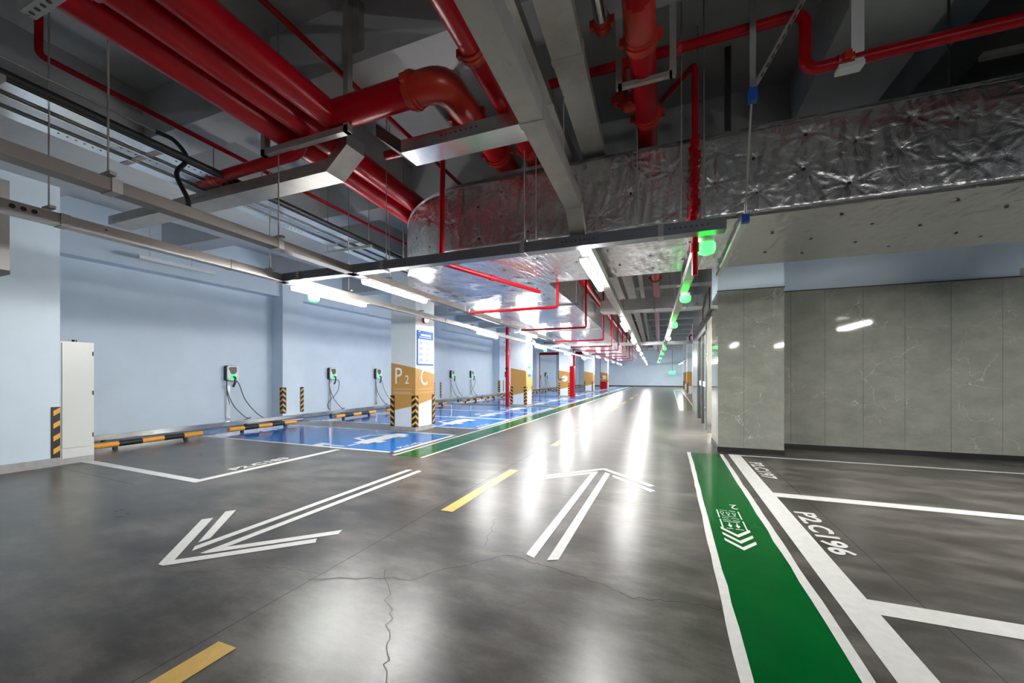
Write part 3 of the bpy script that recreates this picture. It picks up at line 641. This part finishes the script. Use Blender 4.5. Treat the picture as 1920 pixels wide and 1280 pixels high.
MB().tube(curve([(-4.85, 2.45, 3.9), (-4.82, 2.6, 3.88), (-4.72, 2.66, 3.7), (-4.6, 2.5, 3.45), (-4.25, 2.4, 3.1), (-3.9, 2.2, 2.85), (-3.74, 2.12, 2.785)]), .022, 8).build('hose', BLACK, t)
t = thing('heat_detector', 'white smoke detector hanging beside the second lamp tray', 'detector', (-3.95, 5.3, 3.12)); MB().tube([(0, 0, 0), (0, 0, .05), (0, 0, .09)], .07, 14, rs=[.05, .075, .03]).build('head', SHELLW, t); MB().tube([(0, 0, .09), (0, 0, ZS - 3.12)], .008, 6).build('rod', GALVD, t)

# ================================================================= RED PIPES
def coupling(mb, p, d, r):
    p = Vector(p); d = Vector(d).normalized(); mb.tube([p - d * .05, p + d * .05], r * 1.14, 18); mb.tube([p - d * .018, p + d * .018], r * 1.24, 18)
    s = d.cross(Vector((0, 0, 1))).normalized() if abs(d.z) < .9 else Vector((1, 0, 0))
    for k in (-1, 1): c = p + s * (k * r * 1.3); mb.box(c.x - .022, c.y - .022, c.z - .03, c.x + .022, c.y + .022, c.z + .03)
    return mb
def pipe(label, pts, r, couplings=(), rad=.2, m=RED, cm=ORANGE, cat='pipe', name='fire_pipe', n=16):
    t = thing(name, label, cat, (0, 0, 0)); MB().tube(bend(pts, rad) if len(pts) > 2 else pts, r, n).build('pipe', m, t)
    for p, d in couplings: coupling(MB(), p, d, r).build('coupling', cm, t)
    return t
ZP = 3.88
for k, x in enumerate((-3.68, -3.35, -3.02)):
    lb = ['lowest-left of the three big red mains at upper left', 'middle of the three big red mains at upper left', 'rightmost of the three big red mains at upper left'][k]
    y1 = 48 if k < 2 else 2.85
    pipe(lb, [(D(x, -1), -1, ZP), (D(x, y1), y1, ZP)], .125, [((D(x, 1.45 - .12 * k), 1.45 - .12 * k, ZP), (-.035, 1, 0))] if k else [])
t = pipe('red main crossing right from the three mains and turning down the lane', [(-3.0, 2.9, ZP), (-1.75, 2.9, ZP), (-1.78, 4.05, ZP + .03), (-2.2, 12, ZP + .03), (-3.4, 46, ZP + .03)], .125, [((-2.05, 2.9, ZP), (1, 0, 0)), ((-1.78, 3.35, ZP), (0, 1, 0)), ((-1.79, 4.1, ZP + .03), (0, 1, 0)), ((-2.07, 9.6, ZP + .03), (-.05, 1, 0))], .28)
MB().tube(bend([(-2.05, 2.9, ZP), (-1.75, 2.9, ZP), (-1.757, 3.33, ZP)], .28), .132, 16).build('elbow', ORANGE, t)
t = pipe('red main at top centre along the left side of the beige tray', [(D(-1.42, -1), -1, ZP), (D(-1.42, 46), 46, ZP)], .09, [((D(-1.42, 4.1), 4.1, ZP), (0, 1, 0)), ((D(-1.42, 2.7), 2.7, ZP), (0, 1, 0)), ((D(-1.42, 9.6), 9.6, ZP), (0, 1, 0))])
pipe('thin red cross pipe under the turning red main', [(-2.75, 3.4, 3.72), (-1.2, 3.4, 3.72)], .045, rad=.1)
t = pipe('short red branch pipe leaving the mains to the left', [(-5.1, 3.02, 3.68), (-3.5, 2.98, 3.68), (-3.42, 2.98, 3.86)], .06, [((-4.85, 3.02, 3.68), (1, 0, 0))], .12)
t = thing('pipe_bracket', 'U-shaped steel bracket holding the three big red mains', 'bracket', (0, 2.9, 0))
MB().box(-3.9, -.03, 3.68, -2.76, .03, 3.74).build('cross_bar', GALVD, t)
for x in (-3.9, -2.81): MB().box(x, -.03, 3.68, x + .055, .03, 4.95).build('upright', GALVD, t)
MB().box(-2.84, .03, 4.5, -2.68, .10, 4.92).build('wall_plate', GALVD, t)
t = thing('pipe_bracket', 'perforated pale strut end at the top left corner under the mains', 'bracket', (0, 1.22, 0))
MB().box(-3.74, -.035, 3.68, -2.4, .035, 3.73).build('strut', GALVD, t)
q = MB()
for k in range(18): q.disc((-3.69 + .07 * k, 0, 3.68), (0, 0, -1), .014, .003, 10)
pattern(t, 'strut', q, BLACK); MB().tube([(-3.73, 0, 3.68), (-3.73, 0, ZS)], .008, 6).build('rod', GALVD, t)
t = thing('pipe_bracket', 'small steel bracket under the elbow of the turning red main', 'bracket', (0, 3.45, 0))
MB().box(-1.95, -.03, 3.66, -1.2, .03, 3.72).build('cross_bar', GALVD, t); MB().box(-1.98, -.03, 3.66, -1.92, .03, ZB).build('upright', GALVD, t); MB().box(-1.24, -.03, 3.66, -1.19, .03, ZB).build('upright', GALVD, t)
t = thing('pipe_bracket', 'slotted support strut behind the orange couplings at the foil duct', 'bracket', (0, 4.3, 0))
MB().box(-2.05, -.03, 3.74, -1.2, .03, 3.78).build('strut', GALVD, t)
def sprinkler(label, pts, r=.026, tees=()):
    t = pipe(label, pts, r, (), .05, name='sprinkler_pipe', n=10)
    for p, d in tees: MB().tube([Vector(p) - Vector(d) * .04, Vector(p) + Vector(d) * .04], r * 1.4, 10).build('fitting', RED, t)
    return t
sprinkler('thin red sprinkler pipe dropping at top left and running above the trays', [(-5.08, 1.72, ZS), (-5.08, 1.72, 4.2), (-5.2, 7.6, 4.2), (-5.4, 30, 4.2)], .028, [((-5.15, 4.3, 4.2), (0, 1, 0))])
sprinkler('thin red sprinkler pipe at top centre passing above the turning main', [(-2.87, -1, 4.3), (-2.98, 10, 4.3)], .026)
sprinkler('red sprinkler drop in front of the rounded end of the foil duct', [(-2.48, 4.08, 4.05), (-2.5, 4.08, 2.75), (-1.92, 6.05, 2.75)], .03, [((-2.25, 4.95, 2.75), (.3, .95, 0))])
t = sprinkler('red sprinkler drop in front of the foil duct, left of the blue-capped strut', [(-.08, 4.52, 4.33), (.22, 4.1, 4.33), (.22, 4.1, 2.36)], .028, [((.22, 4.1, 3.6), (0, 0, 1)), ((.22, 4.1, 2.62), (0, 0, 1))])
q = MB()
for k in range(16): z = 2.86 + .05 * k; q.tube([(.22 + random.uniform(-.02, .02), 4.1, z), (.22 + random.uniform(-.02, .02), 4.1, z + .05)], random.uniform(.03, .046), 8)
q.build('paint_lump', RED, t)
pipe('red cross pipe at upper right with a step down beside the beam', [(-1.3, 3.82, 4.3), (1.0, 3.8, 4.3), (1.0, 3.8, 3.84), (9.5, 3.72, 3.84)], .043, [((.05, 3.81, 4.3), (1, 0, 0)), ((1.25, 3.79, 3.84), (1, 0, 0))], .1, n=14)
t = pipe('thick red main at top centre-right above the foil duct', [(-.2, .9, 4.25), (-.2, 2.55, 4.25), (-.2, 2.95, 3.97), (-.2, 3.3, 3.95), (-.36, 12, 3.95), (-1.1, 46, 3.95)], .105, [((-.2, 2.5, 4.25), (0, 1, 0)), ((-.2, 3.15, 3.955), (0, 1, -.1)), ((-.2, 4.1, 3.95), (0, 1, 0)), ((-.345, 11, 3.95), (-.02, 1, 0))], .3)
MB().tube(bend([(-.2, 2.5, 4.25), (-.2, 2.62, 4.22), (-.2, 2.95, 3.99), (-.2, 3.12, 3.955)], .2), .112, 16).build('elbow', ORANGE, t)
t = pipe('silver galvanised pipe at top centre ending in an orange coupling', [(-.48, -.5, 4.12), (-.48, 3.1, 4.12)], .055, [((-.48, 3.1, 4.12), (0, 1, 0))], m=SHINY, name='water_pipe')
t = pipe('red stub pipe dropping from the cross pipe to the thick main', [(-.42, 3.84, 4.3), (-.42, 3.84, 3.93), (-.24, 3.84, 3.93)], .05, [((-.42, 3.84, 4.0), (0, 0, 1)), ((-.34, 3.84, 3.93), (1, 0, 0))], .08)
t = thing('pipe_bracket', 'pale angle-iron frame around the thick red main at top centre-right', 'bracket', (0, 3.45, 0))
MB().box(-.40, -.02, 3.82, .02, .02, 3.86).build('cross_bar', GALVD, t)
for x in (-.42, .0): MB().box(x, -.02, 3.82, x + .05, .02, ZB).build('upright', GALVD, t)
t = thing('pipe_bracket', 'small steel frame holding the silver pipe at the top edge', 'bracket', (0, 2.35, 0))
MB().box(-.62, -.03, 4.0, -.32, .03, 4.05).build('cross_bar', GALVD, t)
for x in (-.64, -.34): MB().box(x, -.03, 4.0, x + .03, .03, ZS).build('upright', DARK, t)

# ================================================================= FOIL-WRAPPED DUCT
Z0, Z1 = 2.9, 3.72
outer = [(x, 4.24) for x in np.r_[np.arange(5.2, 3.5, -.03), np.arange(3.5, -2.2, -.013)]]
for a in np.linspace(0, math.pi / 2, 200)[1:]: outer.append((-2.2 - 2.28 * math.sin(a), 7.6 - 3.36 * math.cos(a)))
yy = 7.6
while yy < 42: yy += .06 if yy < 16 else .3; outer.append((-4.48 - .035 * (yy - 7.6), yy))
outer = np.array(outer); inner = []
for x, y in outer:
    if y <= 4.25 and x > -1.75: inner.append((x, 6.12))
    elif y < 7.6: inner.append((-1.75, 6.12))
    else: inner.append((-1.75 - .035 * (y - 6.1), max(6.12, y - 1.4 * max(0, 1 - (y - 7.6) / 1.5))))
inner = np.array(inner)
seg = np.r_[0, np.cumsum(np.hypot(*np.diff(outer, axis=0).T))]
def smooth_noise(a, b, seed, fa, fb):
    r = np.random.RandomState(seed); out = np.zeros_like(a)
    for k in range(10):
        th = r.uniform(0, 6.28); f = r.uniform(.6, 1.6); ph = r.uniform(0, 6.28)
        out += np.sin(a * fa * f * math.cos(th) + b * fb * f * math.sin(th) + ph)
    return out / 10
def wrinkle(a, b, pins, seed, amp=1.0):
    h = .009 * smooth_noise(a, b, seed, 7, 7) + .004 * smooth_noise(a, b, seed + 1, 22, 22) + .003 * (1 - np.abs(smooth_noise(a, b, seed + 2, 34, 12)) * 6)
    r = np.random.RandomState(seed + 5)
    for pa, pb in pins:
        da, db = a - pa, b - pb; d = np.hypot(da, db); th = np.arctan2(db, da); k1, k2 = r.randint(7, 12), r.randint(13, 19); p1, p2 = r.uniform(0, 6.28, 2)
        h -= .016 * np.exp(-(d / .05) ** 2) * amp; sz = r.uniform(.7, 1.5)
        fall = np.exp(-d / (.10 * sz)) * np.clip(d / .03, 0, 1) * np.clip((.5 - d) / .2, 0, 1)
        h += fall * amp * (.014 * np.abs(np.sin(th * k1 / 2 + p1)) ** 7 + .012 * np.abs(np.sin(th * k2 / 2 + p2)) ** 5 - .004)
    return h
def grid_mesh(P, name, m, flip=False):
    n, k = P.shape[:2]; vs = P.reshape(-1, 3).tolist(); fs = []
    for i in range(n - 1):
        for j in range(k - 1):
            q = (i * k + j, (i + 1) * k + j, (i + 1) * k + j + 1, i * k + j + 1); fs.append(q[::-1] if flip else q)
    mb = MB(); mb.v = vs; mb.f = fs; mb.m = [0] * len(fs); mb.sm = [True] * len(fs); return mb.mesh(name, m)
fd = thing('foil_duct', 'large air duct wrapped in crinkled silver foil, curving from the right down the lane', 'duct', (0, 0, 0))
rr = np.random.RandomState(3)
pins_o = [(s + rr.uniform(-.06, .06), Z0 + z + rr.uniform(-.05, .05)) for k, s in enumerate(np.arange(.5, 12, .36)) for z in ((.17, .55) if k % 2 else (.36, .68))]
tt = np.linspace(0, 1, 60); S, T = np.meshgrid(seg, tt, indexing='ij')
nrm = np.gradient(outer, axis=0); nrm = np.c_[nrm[:, 1], -nrm[:, 0]]; nrm /= np.hypot(*nrm.T)[:, None]; nrm = -nrm
edge = np.clip(np.minimum(T, 1 - T) / .06, 0, 1)
nrm = -nrm if nrm[10, 1] > 0 else nrm
h = wrinkle(S, Z0 + T * (Z1 - Z0), pins_o, 11, .6) * .8 * np.clip((20 - S) / 6, .25, 1) - .05 * (1 - edge) ** 2
P = np.zeros(S.shape + (3,)); P[..., 0] = outer[:, None, 0] + nrm[:, None, 0] * h; P[..., 1] = outer[:, None, 1] + nrm[:, None, 1] * h
ZT = Z1 - .27 * np.clip((outer[:, 1] - 5.2) / 2.6, 0, 1)
P[..., 2] = Z0 + T * (ZT[:, None] - Z0) + .02 * smooth_noise(S, T, 5, 3, 1) * (T > .9)
side = put('outer_side', grid_mesh(P, 'outer_side', FOIL), fd)
uu = np.linspace(0, 1, 56); S2, U = np.meshgrid(seg, uu, indexing='ij')
BX = outer[:, None, 0] * (1 - U) + inner[:, None, 0] * U; BY = outer[:, None, 1] * (1 - U) + inner[:, None, 1] * U
pins_b = [(x + rr.uniform(-.06, .06), y + rr.uniform(-.05, .05)) for k, x in enumerate(np.arange(-1.5, 4.4, .42)) for y in ((4.5, 5.15, 5.8) if k % 2 else (4.85, 5.5))]
pins_b += [(-2.1 - .42 * i + rr.uniform(-.06, .06), 4.7 + .45 * j + rr.uniform(-.06, .06)) for i in range(6) for j in range(8) if -2.1 - .42 * i > -2.2 - 2.2 * math.sqrt(max(0, 1 - ((7.6 - (4.7 + .45 * j)) / 3.2) ** 2)) and 4.7 + .45 * j < 8]
hb = wrinkle(BX, BY, pins_b, 31, .45) * .85 * np.clip((20 - S2) / 6, .3, 1)
hb *= np.clip(np.minimum(U, 1 - U) / .03, 0, 1)
PB = np.stack([BX, BY, Z0 - hb - .006], axis=-1)
put('underside', grid_mesh(PB, 'underside', FOIL, True), fd)
ins = inner[(np.r_[True, np.hypot(*np.diff(inner, axis=0).T) > 1e-6])]
iseg = np.r_[0, np.cumsum(np.hypot(*np.diff(ins, axis=0).T))]
S3, T3 = np.meshgrid(iseg, np.linspace(0, 1, 22), indexing='ij')
hi = wrinkle(S3, Z0 + T3 * .82, [], 51) * .9
P3 = np.stack([ins[:, None, 0] + hi * (ins[:, None, 1] > 6.13), ins[:, None, 1] + hi * (ins[:, None, 1] <= 6.13), Z0 + T3 * ((Z1 - .27 * np.clip((-.7 - ins[:, 0]) / 1.05, 0, 1))[:, None] - Z0)], axis=-1)
put('inner_side', grid_mesh(P3, 'inner_side', FOIL, True), fd)
ZI = Z1 - .27 * np.clip((-.7 - inner[:, 0]) / 1.05, 0, 1)
PT = np.stack([BX, BY, ZT[:, None] * (1 - U) + ZI[:, None] * U], axis=-1)[:, ::11]
put('top_side', grid_mesh(PT, 'top_side', FOIL), fd)
ex, ey = outer[-1]; ix, iy = inner[-1]
MB().poly([(ex, ey, Z0), (ix, iy, Z0), (ix, iy, Z1 - .27), (ex, ey, Z1 - .27)]).build('end_cap', FOIL, fd)
PM = MB().disc((0, 0, 0), (0, 0, 1), .015, .006, 8).mesh('insulation_pin', [BLACK])
def along(s): i = int(np.searchsorted(seg, s)); return outer[i], nrm[i]
cnt = 0
for s, z in pins_o:
    if s > 10.5 or cnt > 44: continue
    p, n_ = along(s); o = put('insulation_pin', PM, fd); o.location = (p[0] - n_[0] * .012, p[1] - n_[1] * .012, z); o.rotation_euler = Vector((n_[0], n_[1], 0)).to_track_quat('Z', 'Y').to_euler(); cnt += 1
for x, y in pins_b:
    if cnt > 97: break
    o = put('insulation_pin', PM, fd); o.location = (x, y, Z0 - .004); o.rotation_euler = (math.pi, 0, 0); cnt += 1
# sprinkler hoops round the lane section
hy = (6.35, 9.3, 12.8, 15.6, 18.4, 21.4, 24.6, 28, 32)
for k, y in enumerate(hy):
    xr, xl = -1.69 - .037 * (y - 6), -3.3 - .037 * (y - 6)
    t = sprinkler('red sprinkler pipe wrapping under the foil duct in the lane, %s from the camera' % ORD[k], [(xr, y, 4.2), (xr, y, 2.54), (xl, y, 2.54)], .024)
    for x in (xl, (xl + xr) / 2): MB().tube([(x, y, 2.54), (x, y, 2.60)], .014, 8).build('sprinkler_head', GALV, t)
# trapeze struts under the duct
t = thing('seismic_brace', 'pale slotted strut with blue caps hanging to and running under the foil duct', 'brace', (0, 0, 0))
MB().box(.60, 3.70, 3.72, .645, 3.745, ZS).build('upright', SHINY, t)
MB().box(.595, 3.69, 3.64, .655, 3.755, 3.74).build('blue_cap', BCAP, t)
MB().tube([(.63, 4.12, 2.8), (.62, 3.75, 3.66)], .010, 8).build('rod', GALVD, t)
MB().box(.605, 4.10, 2.80, .65, 6.25, 2.845).build('under_strut', SHINY, t); MB().box(.598, 4.06, 2.79, .66, 4.12, 2.86).build('blue_cap', BCAP, t)
q = MB()
for k in range(30): q.box(.6505, 4.18 + .068 * k, 2.812, .652, 4.215 + .068 * k, 2.834)
pattern(t, 'under_strut', q, BLACK)
MB().obox((.64, 3.72, 3.74), (1.15, 3.55, 4.6), .042, .02).build('diagonal_strut', GALVD, t)
q = MB()
for k in range(14): u = .08 + .065 * k; q.obox((.64 + .51 * u, 3.708 - .17 * u, 3.74 + .86 * u), (.64 + .51 * (u + .03), 3.708 - .17 * (u + .03), 3.74 + .86 * (u + .03)), .016, .003)
pattern(t, 'diagonal_strut', q, BLACK)
for k, (y, xa, xb) in enumerate(((7.75, -4.55, -1.72), (12.2, -4.7, -1.9))):
    t = thing('trapeze_hanger', ['pale strut carrying the curved part of the foil duct, with blue end caps', 'second pale strut under the foil duct, further down the lane'][k], 'hanger', (0, y, 0))
    MB().box(xa, -.02, 2.80, xb, .02, 2.845).build('strut', SHINY, t); MB().box(xb, -.025, 2.795, xb + .04, .025, 2.85).build('blue_cap', BCAP, t)
    MB().tube([(xb + .02, 0, 2.82), (xb + .02, 0, ZS)], .007, 6).build('rod', GALVD, t); MB().tube([(xa - .03, 0, 2.82), (xa - .03, 0, ZS)], .007, 6).build('rod', GALVD, t)
t = thing('slotted_strut', 'dark perforated strut hanging from the slab right of the thick main', 'strut', (0, 0, 0)); MB().box(.56, 4.9, 3.9, .62, 4.94, ZS).build('strut', DARK, t)
t = thing('pipe_support', 'white angle bracket holding the stepped red pipe to the beam', 'bracket', (0, 0, 0)); MB().box(1.28, 3.76, 3.78, 1.36, 3.80, 4.55).build('upright', SHELLW, t); MB().box(1.2, 3.74, 3.76, 1.36, 3.84, 3.79).build('foot', SHELLW, t)
t = thing('threaded_rod', 'threaded rod hanging at the far right above the foil duct', 'rod', (2.05, 4.2, 0)); MB().tube([(0, 0, 3.72), (0, 0, ZS)], .009, 6).build('rod', DARK, t)
for k, (x, y) in enumerate(((-1.35, 4.14), (.3, 4.16), (-.3, 4.15))):
    t = thing('threaded_rod', 'thin rod in front of the foil duct, %s' % ['left of the wide beige tray', 'just right of the red drop pipe', 'right of the wide beige tray'][k], 'rod', (x, y, 0), 'duct rods'); MB().tube([(0, 0, 2.8), (0, 0, ZS)], .006, 6).build('rod', GALVD, t)

# ================================================================= LOBBY FRONT ON THE RIGHT
lob = MB(); lob.box(4.6, 9.6, 0, 4.8, 17.6, ZS); lob.box(.95, 15.0, 0, 4.6, 15.1, 3.2); lob.box(.95, 9.6, 3.1, 4.6, 15.1, 3.2)
struct('wall_lobby', lob, LOBW)
struct('trim_2', MB().box(.86, 9.56, 2.72, 1.0, 17.4, ZS), PANEL)
struct('trim_3', MB().box(.86, 14.75, 0, 4.6, 17.4, 2.72), PANEL)
t = thing('lobby_lamp', 'bright lamp panel in the lobby ceiling behind the glass door', 'lamp', (2.2, 12, 3.09)); MB().box(-.6, -1.6, -.03, .6, 1.6, 0).build('diffuser', LOBL, t); MB().box(-.64, -1.64, -.02, .64, 1.64, .005).build('frame', SHELLW, t)
d = struct('door_1', MB().box(.88, 11.55, 0, .98, 11.65, 2.7).box(.88, 14.6, 0, .98, 14.75, 2.7).box(.88, 11.55, 2.62, .98, 14.75, 2.72).box(.88, 13.1, 0, .96, 13.16, 2.62), DARK)
MB().box(.92, 11.65, .02, .935, 13.1, 2.62).build('glass_leaf', GLASS, d); MB().box(.92, 13.16, .02, .935, 14.6, 2.62).build('glass_leaf', GLASS, d)
MB().box(.915, 11.65, 1.1, .92, 14.6, 1.25).build('frosted_band', LOBW, d)
t = thing('door_frame', 'steel portal post between the marble pillar and the glass door', 'post', (.86, 10.95, 0)); MB().box(0, 0, 0, .1, .1, 2.72).build('post', PANEL, t)
for k, y in enumerate((10.2, 12.2)):
    t = thing('vent_grille', 'black grille above the lobby entrance, %s' % ['nearer the pillar', 'further from the pillar'][k], 'grille', (.84, y, 2.95)); MB().box(0, 0, 0, .03, 1.2, .5).build('panel', BLACK, t)
    q = MB()
    for j in range(8): q.box(-.004, .02, .03 + .06 * j, 0, 1.18, .04 + .06 * j)
    pattern(t, 'panel', q, DARK)
struct('wall_right_far', MB().box(3.6, 17.4, 0, 3.8, 52.6, ZS), WALL)
for k, y in enumerate((18.2, 22.5, 27)):
    pipe('small red elbow pipe high on the right side, %s from the camera' % ORD[k], [(3.5, y, 3.9), (1.15, y, 3.9), (1.15, y, 3.55), (1.35, y, 3.55)], .05, rad=.1)
t = thing('exit_light', 'green exit light hanging before the far wall', 'lamp', (.3, 51.5, 0)); MB().box(-.35, -.05, 1.55, .35, .05, 1.9).build('sign_box', EXITG, t); MB().tube([(0, 0, 1.9), (0, 0, ZS)], .02, 8).build('rod', DARK, t)
